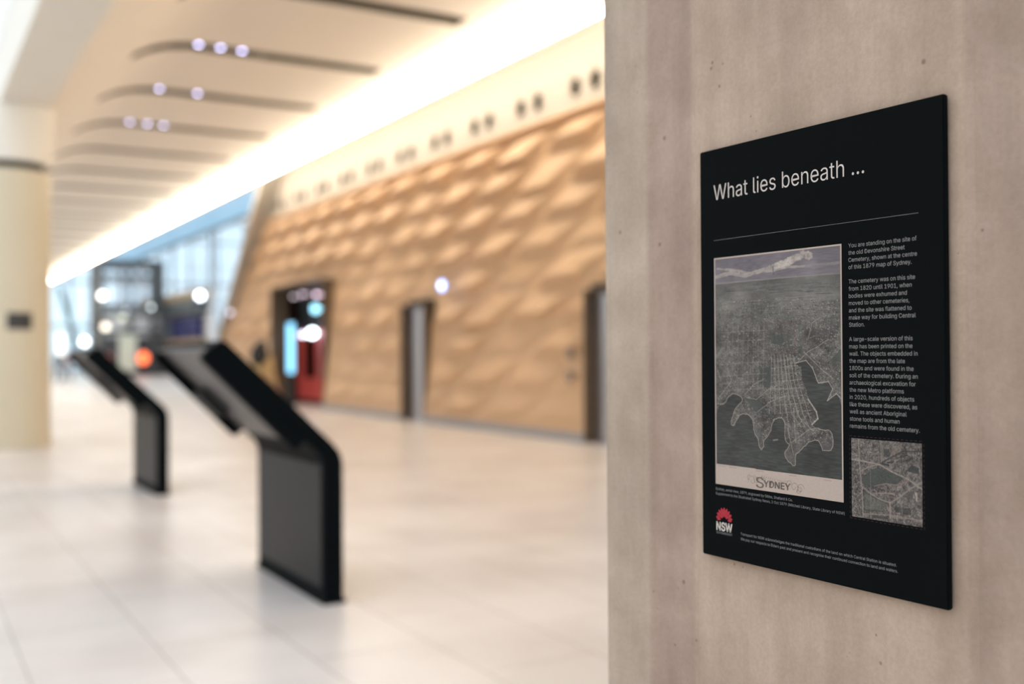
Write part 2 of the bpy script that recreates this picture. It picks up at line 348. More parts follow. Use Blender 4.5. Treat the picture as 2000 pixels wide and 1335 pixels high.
# ------------------------------------------------------------------ far hall beyond the wall end
struct(obj('ceiling_blue', B(BX+.05, 30, 9.6, 17.6, 101, 9.7), M['blueroof']))
SX = 17.6
struct(obj('wall_side', B(SX, 69, 0, SX+.3, 101, 5.7), M['white']))
bm = bmesh.new()
for y in (47, 58, 69, 80, 91): box(bm, SX-.05, y-.10, 5.7 if y > 68 else 0, SX+.15, y+.10, 9.6)
box(bm, SX-.05, 69, 5.6, SX+.15, 101, 5.8); box(bm, SX-.05, 40, 9.4, SX+.15, 101, 9.62)
struct(obj('window_1', bm, M['greyframe'])); struct(obj('window_2', prism([(40, .1), (68.9, .1), (68.9, 5.8), (101, 5.8), (101, 9.4), (40, 9.4)], 0, SX+.04, SX+.06), M['glass']))
struct(obj('trim_41', B(SX-1.0, 69, 5.2, SX, 88, 5.7), M['tan']))
# shop row under the soffit
cn = empty('ticket_office', (SX, 69.2, 0))
T = lambda name, m, *a: obj(name, B(*a), m, cn)
T('canopy', mat('dark_grey_canopy', (.06, .075, .08, 1), .5), -.95, 0, 4.25, -.1, 13, 5.2); T('screen_panel', M['navy'], -.6, 1.2, 2.5, -.1, 8.4, 4.0); T('white_panel', mat('pale_blue_panel', (.62, .66, .75, 1), .5), -.5, 9.5, 2.3, -.1, 15, 4.6)
T('counter', M['tan'], -.9, 0, 1.55, -.1, 20, 2.5); T('counter_plinth', M['frame'], -.86, 0, 1.0, -.1, 20, 1.55); T('counter_base', mat('warm_grey_base', (.25, .22, .21, 1), .5), -.82, 0, 0, -.1, 20, 1.0)
tag(cn, 'distant shop unit with dark canopy, navy panel and tan counter', 'shop unit')
# end facade
FY = 100
bm = bmesh.new()
for x in np.arange(8, 32, 2.6): box(bm, x-.10, FY-.1, 0, x+.10, FY+.1, 14)
for z in (0.15, 4.0, 8.0, 12, 14): box(bm, 8, FY-.08, z-.1, 32, FY+.08, z+.1)
struct(obj('window_3', bm, M['greyframe'])); struct(obj('window_4', B(8, FY-.01, 0, 32, FY+.01, 14), M['glass_blue']))
# lift shaft tower
tw = empty('glass_lift_tower', (14.4, 80, 0))
bm = bmesh.new()
for x in (-2.1, -.1, 1.35, 2.1):
    for y in (-2, 2): box(bm, x-.13, y-.13, 0, x+.13, y+.13, 8.2)
for z, t in ((8.0, .22), (7.0, .1), (4.9, .16), (4.4, .10), (3.1, .12), (2.6, .1)):
    for y in (-2, 2): box(bm, -2.2, y-.12, z-t, 2.2, y+.12, z+t)
    for x in (-2.1, 2.1): box(bm, x-.1, -2, z-t, x+.1, 2, z+t)
box(bm, 1.35, -2.05, 4.9, 2.1, -1.9, 8); 
obj('frame', bm, M['frame'], tw)
obj('glazing', B(-2.0, -1.93, 2.6, 2.0, -1.91, 7.9), M['glass'], tw)
bm = bmesh.new(); box(bm, -2.1, -1.85, 2.7, 2.1, -1.7, 4.4); obj('cream_panel', bm, mat('cream_grey_panel', (.85, .82, .78, 1), .6, noise=.15, nscale=2.2), tw)
obj('base_panel', B(-2.2, -2.12, 0, 2.2, -1.9, 2.6), mat('slate_panel', (.055, .065, .075, 1), .5), tw)
obj('lower_door', B(-.95, -2.2, .35, .25, -2.12, 2.9), mat('pale_green_door', (.50, .54, .46, 1), .5, emit=(.8, .9, .75, 1), es=.15), tw)  # weak emission brightens the door, which is no lamp
obj('lift_car', B(1.2, -1.5, 2.9, 2.0, 1.5, 4.2), mat('violet_panel', (.28, .28, .5, 1), .5), tw)
tag(tw, 'distant dark framed glass tower with a pale green door at its foot', 'lift tower')
# leaning teal strut
a, b_ = on_y(114, 556, 84), on_y(163, 712, 84); b_ = a+(b_-a)*(a.z/(a.z-b_.z)); 
bm = bmesh.new(); tube(bm, a, b_, .17, 12)
tag(obj('leaning_strut', bm, M['teal']), 'thin dark teal strut leaning before the far blue windows', 'strut')
bm = B(13.0-.4, 84-.4, 0, 13.0+.4, 84+.4, 9.6); p = on_y(188, 600, 86); bm = B(p.x-.35, 85.6, 0, p.x+.35, 86.4, 9.6)
tag(obj('grey_column', bm, mat('warm_grey_column', (.45, .41, .37, 1), .6)), 'plain warm grey column left of the distant glass tower', 'column')
for px, py, Y, r, s, c, lb in ((200, 577, 77.3, .22, 5, (1, .98, .92, 1), 'upper round white lamp hanging left on the distant glass tower'), (206, 638, 76.6, .22, 2.6, (1, .88, .72, 1), 'lower warm lamp below the white one on the distant tower'),
        (391, 577, 66, .22, 7, (.85, .9, 1, 1), 'round bluish white lamp before the distant dark canopy'), (165, 667, 70, .22, 5, (.95, .97, 1, 1), 'round cool white lamp at the tip of the smaller kiosk'),
        (295, 600, 77.3, .13, 2.0, (.9, 1, 1, 1), 'faint round lamp right on the distant glass tower'), (240, 620, 77.3, .13, 1.6, (.9, 1, .7, 1), 'faint greenish lamp in the middle of the distant tower')):
    p = on_y(px, py, Y); gl = empty('globe_lamp', p); obj('globe', ball(bmesh.new(), (0, 0, 0), r), emat('globe_lamp_glow', c, s), gl)
    obj('cable', tube(bmesh.new(), (0, 0, r*.9), (0, 0, (9.6 if p.x > 10.3 else 6.94)-p.z), .012, 6), M['greyframe'], gl); tag(gl, lb, 'lamp', 'globe lamps in the far hall')
p = on_y(119, 672, 60); gl = empty('column_lamp', (p.x, 60, 0)); obj('lamp_head', tube(bmesh.new(), (0, 0, p.z-.55), (0, 0, p.z+.55), .16, 14), emat('column_lamp_glow', (1, .98, .9, 1), 1.6), gl)
obj('pole', tube(bmesh.new(), (0, 0, 0), (0, 0, p.z-.55), .04, 8), M['greyframe'], gl)
tag(gl, 'tall standing white lamp beside the cream column in the distance', 'lamp')

# ------------------------------------------------------------------ people
def skin_mesh(pts, edges, radii, root=0):
    me = bpy.data.meshes.new('tmp'); me.from_pydata(pts, edges, []); o = bpy.data.objects.new('tmp', me); COL.objects.link(o)
    o.modifiers.new('s', 'SKIN'); o.modifiers.new('u', 'SUBSURF').levels = 1
    for v, r_ in zip(me.skin_vertices[0].data, radii): v.radius = (r_, r_*.8) if not isinstance(r_, tuple) else r_
    me.skin_vertices[0].data[root].use_root = True
    dg = bpy.context.evaluated_depsgraph_get(); out = bpy.data.meshes.new_from_object(o.evaluated_get(dg)); bpy.data.objects.remove(o); return out
def person(loc, rz, top, trousers, hairc, label, stride=.14, long_hair=False, top_em=None, bag=None):
    P = empty('person', loc, rz); s = stride
    J = dict(pel=(0, 0, .95), spine=(0, 0, 1.15), chest=(0, .0, 1.36), neck=(0, 0, 1.50), head=(0, .01, 1.62), crown=(0, .0, 1.74),
             hl=(.10, 0, .90), kl=(.11, s+.03, .50), al=(.11, s-.02, .09), tl=(.12, s+.14, .03), hr=(-.10, 0, .90), kr=(-.11, -s+.06, .50), ar=(-.11, -s-.06, .10), tr=(-.12, -s+.10, .03),
             sl=(.18, 0, 1.43), el=(.24, -.04, 1.16), wl=(.24, .10, .95), gl=(.24, .15, .87), sr=(-.18, 0, 1.43), er=(-.24, .02, 1.16), wr=(-.24, .12, .94), gr=(-.24, .17, .86))
    R_ = dict(pel=.13, spine=.12, chest=.15, neck=.055, head=.092, crown=.06, hl=.09, kl=.06, al=.04, tl=.035, hr=.09, kr=.06, ar=.04, tr=.035, sl=.065, el=.045, wl=.03, gl=.028, sr=.065, er=.045, wr=.03, gr=.028)
    E_ = [('pel', 'spine'), ('spine', 'chest'), ('chest', 'neck'), ('neck', 'head'), ('head', 'crown'), ('pel', 'hl'), ('hl', 'kl'), ('kl', 'al'), ('al', 'tl'), ('pel', 'hr'), ('hr', 'kr'), ('kr', 'ar'), ('ar', 'tr'), ('chest', 'sl'), ('sl', 'el'), ('el', 'wl'), ('wl', 'gl'), ('chest', 'sr'), ('sr', 'er'), ('er', 'wr'), ('wr', 'gr')]
    def sub(keys, ed, grow, ov={}):
        ks = list(keys); return skin_mesh([ov.get(k, J[k]) for k in ks], [(ks.index(a), ks.index(b)) for a, b in ed if a in ks and b in ks], [R_[k]+grow for k in ks])
    body = sub(J.keys(), E_, 0); fb = bmesh.new(); fb.from_mesh(body); ball(fb, (0, .105, 1.61), .02, .8, 1, 1.3)
    for sx in (-1, 1):
        ball(fb, (sx*.088, 0, 1.62), .022, .5, 1, 1.3)
        for k in range(5): tube(fb, (sx*(.225+.0*k), .135+.014*k, .87), (sx*.235, .145+.014*k, .79+.01*abs(k-2)), .008, 6)
    fb.to_mesh(body); fb.free(); link('body', body, mat('skin', (.48, .28, .20, 1), .5), P)
    link('jacket', sub(['pel', 'spine', 'chest', 'sl', 'el', 'wl', 'sr', 'er', 'wr'], E_, .022), mat('jacket_cloth', top, .8, emit=top_em, es=.6 if top_em else 0), P)
    link('trousers', sub(['pel', 'hl', 'kl', 'al', 'hr', 'kr', 'ar'], E_, .016), mat('trouser_cloth', trousers, .8), P)
    for a in 'lr':
        x, y, z = J['a'+a]; bm = ball(bmesh.new(), (x, y+.06, .045), .05, 1, 2.5, .9); obj('shoe', bm, M['dark'], P)
    bm = ball(bmesh.new(), (0, -.018, 1.665), .108, .95, 1.0, 1.02)
    if long_hair: ball(bm, (0, -.075, 1.50), .15, 1.3, .8, 1.4)
    for v in bm.verts:
        if v.co.y > .045 and v.co.z < 1.70: v.co.y = .03
    obj('hair', bm, mat('hair', hairc, .6), P); tag(P, label, 'person'); return P
p = on_y(512, 690, 18.3); pn = person((p.x, 18.3, 0), math.radians(-60), (.50, .33, .15, 1), (.03, .03, .04, 1), (.006, .005, .005, 1), 'person with long black hair and tan coat passing beyond the nearer kiosk', long_hair=True); pn.scale = (.97, .97, .96)
p = on_y(280, 699, 76); bc = empty('beacon', (p.x, 76, 0)); obj('glow_head', ball(bmesh.new(), (0, 0, p.z), .36, 1, 1, 1.15), emat('orange_glow', (1, .16, .05, 1), 2.2), bc)
obj('stand', lathe([(.28, 0), (.28, .05), (.06, .09), (.06, p.z-.3)], 16), M['dark'], bc); tag(bc, 'glowing orange beacon on a dark stand before the distant glass tower', 'beacon')
p = on_y(213, 692, 76.8); person((p.x, 76.8, 0), .3, (.5, .10, .09, 1), (.03, .03, .05, 1), (.03, .02, .02, 1), 'person in dull red jacket by the left foot of the distant tower')
p = on_y(133, 697, 66); person((p.x, 66, 0), 2.2, (.55, .42, .45, 1), (.15, .12, .10, 1), (.03, .02, .02, 1), 'person in pale mauve top beyond the cream column')
p = on_y(114, 697, 64); person((p.x, 64, 0), 2.6, (.03, .02, .04, 1), (.10, .05, .03, 1), (.02, .02, .02, 1), 'person in dark coat close to the cream column edge in the distance')

# ------------------------------------------------------------------ the two kiosks
def kiosk(loc, label):
    K = empty('information_kiosk', loc); W = 1.30
    # side outline (x, z): post, rounded elbow, sloping head
    out = [(.055, 0), (.055, .80), (.050, .84), (.032, .885), (-.005, .93), (-.62, 1.52), (-.655, 1.53), (-.685, 1.505), (-.692, 1.48), (-.105, .885), (-.075, .85), (-.06, .80), (-.058, 0)]
    obj('body', prism(out, 1, 0, W, .006), M['black'], K)
    # deeper display case under the sloping head
    case = [(-.100, .945-.06), (-.15, .845), (-.19, .85), (-.722, 1.39), (-.728, 1.43), (-.692, 1.485)]
    n = Vector((-.59, 0, .59)).normalized(); q = Vector((-.70, 0, -.71)).normalized()
    def P(s, t): return (-.02 - .7071*s - .7071*t*1.0, .91 + .7071*s - .7071*t)
    cs = [P(.14, .06), P(.90, .06), P(.90, .145), P(.87, .16), P(.16, .16), P(.14, .145)]
    obj('display_case', prism(cs, 1, .0, .07, .004), M['black'], K); obj('display_case', prism(cs, 1, W-.07, W, .004), M['black'], K)
    us = [P(.14, .085), P(.90, .085), P(.90, .10), P(.14, .10)]
    obj('underside_panel', prism(us, 1, .07, W-.07), M['grey_panel'], K)
    sc_ = [P(.12, -.006), P(.86, -.006), P(.86, .004), P(.12, .004)]
    obj('map_display', prism(sc_, 1, .06, W-.06), mat('kiosk_display', (.10, .12, .13, 1), .15, noise=.5, nscale=6), K)
    obj('face_panel', B(-.064, .05, .09, -.056, W-.05, .80), M['grey_face'], K)
    obj('speaker_box', prism([P(.34, .10), P(.56, .10), P(.56, .165), P(.34, .165)], 1, W-.30, W-.08, .01), M['dark'], K)
    obj('base_plate', B(-.07, -.01, 0, .067, W+.01, .02), M['black'], K)
    return tag(K, label, 'kiosk', 'black cranked kiosks on the pale floor')
kiosk((2.192, 5.8, 0), 'larger black cranked information kiosk nearest on the pale floor')
kiosk((2.375, 11.2, 0), 'smaller black cranked information kiosk standing farther back near the cream column')

# ------------------------------------------------------------------ concrete pillar in front
def concrete():
    m = bpy.data.materials.new('board_marked_concrete'); m.use_nodes = True; nt = m.node_tree; b = nt.nodes['Principled BSDF']; N = nt.nodes.new; L = nt.links.new
    tc = N('ShaderNodeTexCoord')
    def noise(scale, det, rough=.55, vec=None, stretch=None):
        n = N('ShaderNodeTexNoise'); n.inputs['Scale'].default_value = scale; n.inputs['Detail'].default_value = det; n.inputs['Roughness'].default_value = rough
        if stretch:
            mp = N('ShaderNodeMapping'); mp.inputs['Scale'].default_value = stretch; L(tc.outputs['Object'], mp.inputs[0]); L(mp.outputs[0], n.inputs['Vector'])
        else: L(tc.outputs['Object'], n.inputs['Vector'])
        return n
    def ramp(src, p0, c0, p1, c1):
        r = N('ShaderNodeValToRGB'); r.color_ramp.elements[0].position = p0; r.color_ramp.elements[0].color = c0; r.color_ramp.elements[1].position = p1; r.color_ramp.elements[1].color = c1
        L(src, r.inputs[0]); return r
    def mul(a, b_, f, mode='MULTIPLY'):
        x = N('ShaderNodeMix'); x.data_type = 'RGBA'; x.blend_type = mode; x.inputs[0].default_value = f; L(a, x.inputs[6]); L(b_, x.inputs[7]); return x.outputs[2]
    base = ramp(noise(3.2, 6, .6).outputs['Fac'], .36, (.395, .325, .275, 1), .66, (.52, .44, .375, 1)).outputs[0]
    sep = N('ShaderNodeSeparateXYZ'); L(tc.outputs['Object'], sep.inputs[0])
    # paler far edge, darker rosy strips: hall light and shade painted as colour
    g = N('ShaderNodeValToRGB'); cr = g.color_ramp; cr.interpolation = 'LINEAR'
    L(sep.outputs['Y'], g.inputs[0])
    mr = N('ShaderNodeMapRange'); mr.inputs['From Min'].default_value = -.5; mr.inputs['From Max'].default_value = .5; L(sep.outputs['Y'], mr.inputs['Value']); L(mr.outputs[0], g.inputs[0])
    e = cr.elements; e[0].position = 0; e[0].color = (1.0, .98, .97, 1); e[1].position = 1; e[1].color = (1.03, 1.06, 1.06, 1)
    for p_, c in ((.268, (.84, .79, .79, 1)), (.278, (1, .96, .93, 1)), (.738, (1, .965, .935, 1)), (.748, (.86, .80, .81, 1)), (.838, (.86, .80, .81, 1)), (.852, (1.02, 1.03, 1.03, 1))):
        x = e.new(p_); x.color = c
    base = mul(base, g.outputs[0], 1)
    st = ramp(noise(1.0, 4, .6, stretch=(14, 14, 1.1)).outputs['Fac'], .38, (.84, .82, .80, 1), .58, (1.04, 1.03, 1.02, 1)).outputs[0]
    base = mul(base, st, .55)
    bl = ramp(noise(9, 5, .65).outputs['Fac'], .40, (.86, .85, .82, 1), .60, (1, 1, 1, 1)).outputs[0]
    base = mul(base, bl, .7)
    fine = ramp(noise(160, 3, .7).outputs['Fac'], .35, (.88, .87, .86, 1), .62, (1.03, 1.03, 1.03, 1)).outputs[0]
    base = mul(base, fine, .6)
    # scattered pinholes
    vo = N('ShaderNodeTexVoronoi'); vo.inputs['Scale'].default_value = 48; L(tc.outputs['Object'], vo.inputs['Vector'])
    gate = noise(5, 2); thr = N('ShaderNodeMath'); thr.operation = 'MULTIPLY_ADD'; thr.inputs[1].default_value = .62; thr.inputs[2].default_value = -.27; L(gate.outputs['Fac'], thr.inputs[0])
    lt = N('ShaderNodeMath'); lt.operation = 'SUBTRACT'; L(thr.outputs[0], lt.inputs[0]); L(vo.outputs['Distance'], lt.inputs[1])
    pit = ramp(lt.outputs[0], 0.0, (1, 1, 1, 1), .05, (.35, .29, .24, 1)).outputs[0]
    wn = N('ShaderNodeTexVoronoi'); wn.inputs['Scale'].default_value = 13; L(tc.outputs['Object'], wn.inputs['Vector'])
    big = ramp(wn.outputs['Distance'], .030, (.22, .17, .14, 1), .06, (1, 1, 1, 1)).outputs[0]
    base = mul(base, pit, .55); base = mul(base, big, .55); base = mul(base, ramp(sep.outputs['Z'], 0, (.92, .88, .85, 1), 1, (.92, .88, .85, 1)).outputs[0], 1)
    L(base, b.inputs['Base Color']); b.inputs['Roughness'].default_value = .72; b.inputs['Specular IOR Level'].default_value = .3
    bp = N('ShaderNodeBump'); bp.inputs['Strength'].default_value = .35; bp.inputs['Distance'].default_value = .002; L(noise(38, 8, .7).outputs['Fac'], bp.inputs['Height'])
    bp2 = N('ShaderNodeBump'); bp2.inputs['Strength'].default_value = .5; bp2.inputs['Distance'].default_value = .004; L(noise(6, 4, .5).outputs['Fac'], bp2.inputs['Height']); L(bp.outputs[0], bp2.inputs['Normal'])
    L(bp2.outputs[0], b.inputs['Normal']); return m
rz = math.atan2(.02458866, .99969765)     # the pillar stands a touch off the hall axis
PX, PY = 1.0485, .998                     # centre of its face in plan
pil = empty('concrete_pillar', (PX, PY, 0), rz)
# plan outline (x into the pillar, y along its face)
hw = [(.0, -.229), (.0035, -.236), (.0035, -.336), (.0005, -.344), (.0005, -.450), (.004, -.463), (.014, -.470)]
face = [(a, b) for a, b in hw]
pts = [(x, -y) for x, y in hw[::-1]] + hw
pts += [(.90, -.472), (.93, -.44), (.93, .44), (.90, .472)]
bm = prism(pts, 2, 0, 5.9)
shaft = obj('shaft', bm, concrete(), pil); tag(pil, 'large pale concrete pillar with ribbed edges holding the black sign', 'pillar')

# ------------------------------------------------------------------ the sign
K = 1.0
SG = empty('information_sign', (PX-.0, PY, 1.1515), rz)
# sign space: u across (mm from left edge), v up (mm from bottom edge), w out of the face (mm)
SWD, SHT, TK = 415.0, 595.0, 9.0
def sg(u, v, w_=0): return Vector((-(.0035+TK/1000)-w_/1000, (SWD/2-u)/1000, v/1000))
bm = B(-.0125, -SWD/2000, 0, -.0035, SWD/2000, SHT/1000, bev=.0015)
obj('panel', bm, mat('satin_black_print', (.0045, .0056, .0060, 1), .5, spec=.012), SG)
for y in (-.15, .15):
    for z in (.08, .51): obj('mounting_pad', B(-.0036, y-.02, z-.02, -.0001, y+.02, z+.02), M['dark'], SG)
fp = os.path.join(bpy.utils.system_resource('DATAFILES'), 'fonts', 'Inter.woff2')
try: FONT = bpy.data.fonts.load(fp)
except Exception: FONT = None
def text_polys(s, offset=0.0, spacing=1.0):
    c = bpy.data.curves.new('t', 'FONT')
    if FONT: c.font = FONT
    c.body = s; c.resolution_u = 3; c.size = 1; c.offset = offset; c.space_character = spacing
    o = bpy.data.objects.new('t', c); COL.objects.link(o); dg = bpy.context.evaluated_depsgraph_get(); dg.update()
    me = bpy.data.meshes.new_from_object(o.evaluated_get(dg)); bpy.data.objects.remove(o); return me
_cm = text_polys('H'); CAP = max(v.co.y for v in _cm.vertices); bpy.data.meshes.remove(_cm)
def add_line(bm, s, u0, v0, size=None, width=None, weight=0.0, w_=.15, xs=1.0, slant=0):
    """one line of lettering; size is mm per em, width (mm) overrides the horizontal scale"""
    size = size*.727/CAP if size else size; me = text_polys(s, weight); xsz = [v.co.x for v in me.vertices]; x0, x1 = min(xsz), max(xsz)
    sx = width/(x1-x0) if width else size*xs
    mp = [bm.verts.new(sg(u0+(v.co.x-x0)*sx+slant*v.co.y*size, v0+v.co.y*size, w_)) for v in me.vertices]
    for p in me.polygons:
        try: bm.faces.new([mp[i] for i in p.vertices])
        except ValueError: pass
    bpy.data.meshes.remove(me)
def ink(name, col, r=.5): return mat(name, col, r, spec=.3)
KK = .90
WHITE = ink('white_ink', srgb(205, 196, 190, KK)); GREY = ink('grey_ink', srgb(138, 136, 135, KK)); DIM = ink('dim_ink', srgb(128, 128, 130, KK))
bm = bmesh.new(); add_line(bm, 'What lies beneath ...', 30, 520, 30.6, 271.5, weight=-.004); obj('heading_text', bm, WHITE, SG)
bm = bmesh.new(); a, b_, c, d = sg(30, 461.1, .15), sg(380, 461.1, .15), sg(380, 461.5, .15), sg(30, 461.5, .15); quad(bm, a, b_, c, d); obj('divider_line', bm, GREY, SG)
body = ['You are standing on the site of', 'the old Devonshire Street', 'Cemetery, shown at the centre', 'of this 1879 map of Sydney.', '', 'The cemetery was on this site', 'from 1820 until 1901, when', 'bodies were exhumed and', 'moved to other cemeteries,', 'and the site was flattened to', 'make way for building Central', 'Station.', '',
        'A large-scale version of this', 'map has been printed on the', 'wall. The objects embedded in', 'the map are from the late', '1800s and were found in the', 'soil of the cemetery. During an', 'archaeological excavation for', 'the new Metro platforms', 'in 2020, hundreds of objects', 'like these were discovered, as', 'well as ancient Aboriginal', 'stone tools and human', 'remains from the old cemetery.']
bm = bmesh.new()
for i, s in enumerate(body):
    if s: add_line(bm, s, 276, 429.2-9.09*i, 7.2, xs=.985, weight=0.0)
obj('body_text', bm, GREY, SG)
bm = bmesh.new(); add_line(bm, 'Sydney, aerial view, 1879, engraved by Gibbs, Shallard & Co.', 29.8, 97.6, 5.0, 149, weight=0.0)
add_line(bm, 'Supplement to the Illustrated Sydney News, 2 Oct 1879 (Mitchell Library, State Library of NSW)', 29.8, 90.8, 5.0, 236.5, weight=0.0); obj('caption_text', bm, DIM, SG)
bm = bmesh.new(); add_line(bm, 'Transport for NSW acknowledges the traditional custodians of the land on which Central Station is situated.', 80.2, 38.6, 5.1, 264.2, weight=0.0)
add_line(bm, 'We pay our respects to Elders past and present and recognise their continued connection to land and waters.', 80.2, 31.5, 5.1, 266, weight=0.0); obj('acknowledgement_text', bm, DIM, SG)
# emblem
bm = bmesh.new(); cx, cy = 47, 56.5
def petal(ang, r0_, r1_, wd, lift_=0):
    a = math.radians(ang); d = Vector((math.sin(a), math.cos(a))); n_ = Vector((d.y, -d.x)); pts_ = []
    for t, k in ((0, .25), (.25, .8), (.55, 1), (.8, .62), (1, 0)): pts_.append((t, k))
    L_ = [Vector((cx, cy))+d*(r0_+(r1_-r0_)*t)+n_*wd*k for t, k in pts_]; R2 = [Vector((cx, cy))+d*(r0_+(r1_-r0_)*t)-n_*wd*k for t, k in pts_[::-1][1:]]
    bm.faces.new([bm.verts.new(sg(q.x, q.y, .15+lift_)) for q in L_+R2])
for k in range(9): petal(-84+k*21, 8.5, 17.2, 2.3)
for k in range(6): petal(-62+k*24.8, 3.5, 11.0, 2.2, .05)
for a in (-96, 96): petal(a, 7, 15.5, 1.6)
obj('flower_emblem', bm, ink('red_ink', srgb(168, 36, 52, KK)), SG)
bm = bmesh.new(); add_line(bm, 'NSW', 30.6, 39.6, 16.0, 33.0, weight=.022); obj('emblem_text', bm, WHITE, SG)
bm = bmesh.new(); add_line(bm, 'GOVERNMENT', 30.6, 34.4, 4.4, 33.0, weight=.0); obj('emblem_subtitle', bm, DIM, SG)

# ---- printed pictures: ink tones held as colour values on a fine grid of the print itself
def homog(src, dst):
    A = []
    for (x, y), (u_, v_) in zip(src, dst):
        A.append([x, y, 1, 0, 0, 0, -u_*x, -u_*y, -u_]); A.append([0, 0, 0, x, y, 1, -v_*x, -v_*y, -v_])
    H = np.linalg.svd(np.array(A, float))[2][-1].reshape(3, 3); return H/H[2, 2]
rng = np.random.default_rng(5)
def vnoise(h, w_, cy_, cx_):
    g = rng.random((cy_+2, cx_+2)); y = np.linspace(0, cy_, h); x = np.linspace(0, cx_, w_); yi = y.astype(int); xi = x.astype(int)
    fy = (y-yi)[:, None]; fx = (x-xi)[None]; fy = fy*fy*(3-2*fy); fx = fx*fx*(3-2*fx)
    return (g[yi][:, xi]*(1-fy)*(1-fx)+g[yi+1][:, xi]*fy*(1-fx)+g[yi][:, xi+1]*(1-fy)*fx+g[yi+1][:, xi+1]*fy*fx)
class Canvas:
    def __init__(s, w_, h, H): s.w, s.h, s.H = w_, h, H; s.c = np.zeros((h, w_, 3)); s.X, s.Y = np.meshgrid(np.arange(w_)+.5, np.arange(h)+.5)
    def T(s, P):
        P = np.array(P, float); q = np.c_[P, np.ones(len(P))] @ s.H.T; q = q[:, :2]/q[:, 2:]; return q*[s.w, s.h]
    def poly(s, P):
        P = s.T(P); ins = np.zeros((s.h, s.w), bool); n_ = len(P)
        for i in range(n_):
            x1, y1_ = P[i]; x2, y2 = P[(i+1) % n_]
            if y1_ == y2: continue
            c_ = ((y1_ > s.Y) != (y2 > s.Y)) & (s.X < (x2-x1)*(s.Y-y1_)/(y2-y1_)+x1); ins ^= c_
        return ins
    def smooth(s, P, closed=False):
        P = np.array(P, float); n_ = len(P); out = []
        for i in range(n_ if closed else n_-1):
            p0, p1, p2, p3 = (P[(i+k) % n_] if closed else P[min(max(i+k, 0), n_-1)] for k in (-1, 0, 1, 2))
            for t in (0, .25, .5, .75): out.append(.5*((2*p1)+(p2-p0)*t+(2*p0-5*p1+4*p2-p3)*t*t+(3*p1-p0-3*p2+p3)*t**3)+rng.normal(0, 1.1, 2))
        if not closed: out.append(P[-1])
        return out
    def line(s, P, col, wd, al=1.0, raw=False):
        P = np.array(P, float) if raw else s.T(P)
        for (x1, y1_), (x2, y2) in zip(P, P[1:]):
            a0_, a1 = int(max(0, min(y1_, y2)-wd-2)), int(min(s.h, max(y1_, y2)+wd+3)); b0, b1 = int(max(0, min(x1, x2)-wd-2)), int(min(s.w, max(x1, x2)+wd+3))
            if a1 <= a0_ or b1 <= b0: continue
            X, Y = s.X[a0_:a1, b0:b1], s.Y[a0_:a1, b0:b1]; dx, dy = x2-x1, y2-y1_; L2 = dx*dx+dy*dy+1e-9
            t = np.clip(((X-x1)*dx+(Y-y1_)*dy)/L2, 0, 1); dd = np.hypot(X-x1-t*dx, Y-y1_-t*dy); m_ = (np.clip(wd/2+.5-dd, 0, 1)*al)[..., None]
            s.c[a0_:a1, b0:b1] = s.c[a0_:a1, b0:b1]*(1-m_)+np.array(col, float)*m_
def print_obj(name, cv, u0, v0, uw, vh, parent, w_=.12):
    h, wd = cv.h, cv.w; ys_, xs_ = np.meshgrid(np.linspace(0, 1, h+1), np.linspace(0, 1, wd+1), indexing='ij')
    o0 = sg(u0, v0, w_); co = np.zeros(((h+1)*(wd+1), 3)); co[:, 0] = o0.x; co[:, 1] = (SWD/2-(u0+xs_.ravel()*uw))/1000; co[:, 2] = (v0-ys_.ravel()*vh)/1000
    idx = np.arange((h+1)*(wd+1)).reshape(h+1, wd+1); f = np.stack([idx[:-1, :-1], idx[1:, :-1], idx[1:, 1:], idx[:-1, 1:]], -1).reshape(-1, 4)
    me = bpy.data.meshes.new(name); me.from_pydata(co.tolist(), [], f.tolist()); at_ = me.color_attributes.new('ink', 'FLOAT_COLOR', 'CORNER')
    c = np.clip(cv.c, 0, 255)/255; c = np.where(c <= .04045, c/12.92, ((c+.055)/1.055)**2.4)*KK
    c4 = np.concatenate([c.reshape(-1, 3), np.ones((h*wd, 1))], 1); at_.data.foreach_set('color', np.repeat(c4, 4, 0).astype(np.float32).ravel())
    m = bpy.data.materials.new('printed_paper'); m.use_nodes = True; nt = m.node_tree; a = nt.nodes.new('ShaderNodeAttribute'); a.attribute_name = 'ink'
    b = nt.nodes['Principled BSDF']; b.inputs['Roughness'].default_value = .5; b.inputs['Specular IOR Level'].default_value = .25; nt.links.new(a.outputs['Color'], b.inputs['Base Color'])
    return link(name, me, m, parent)

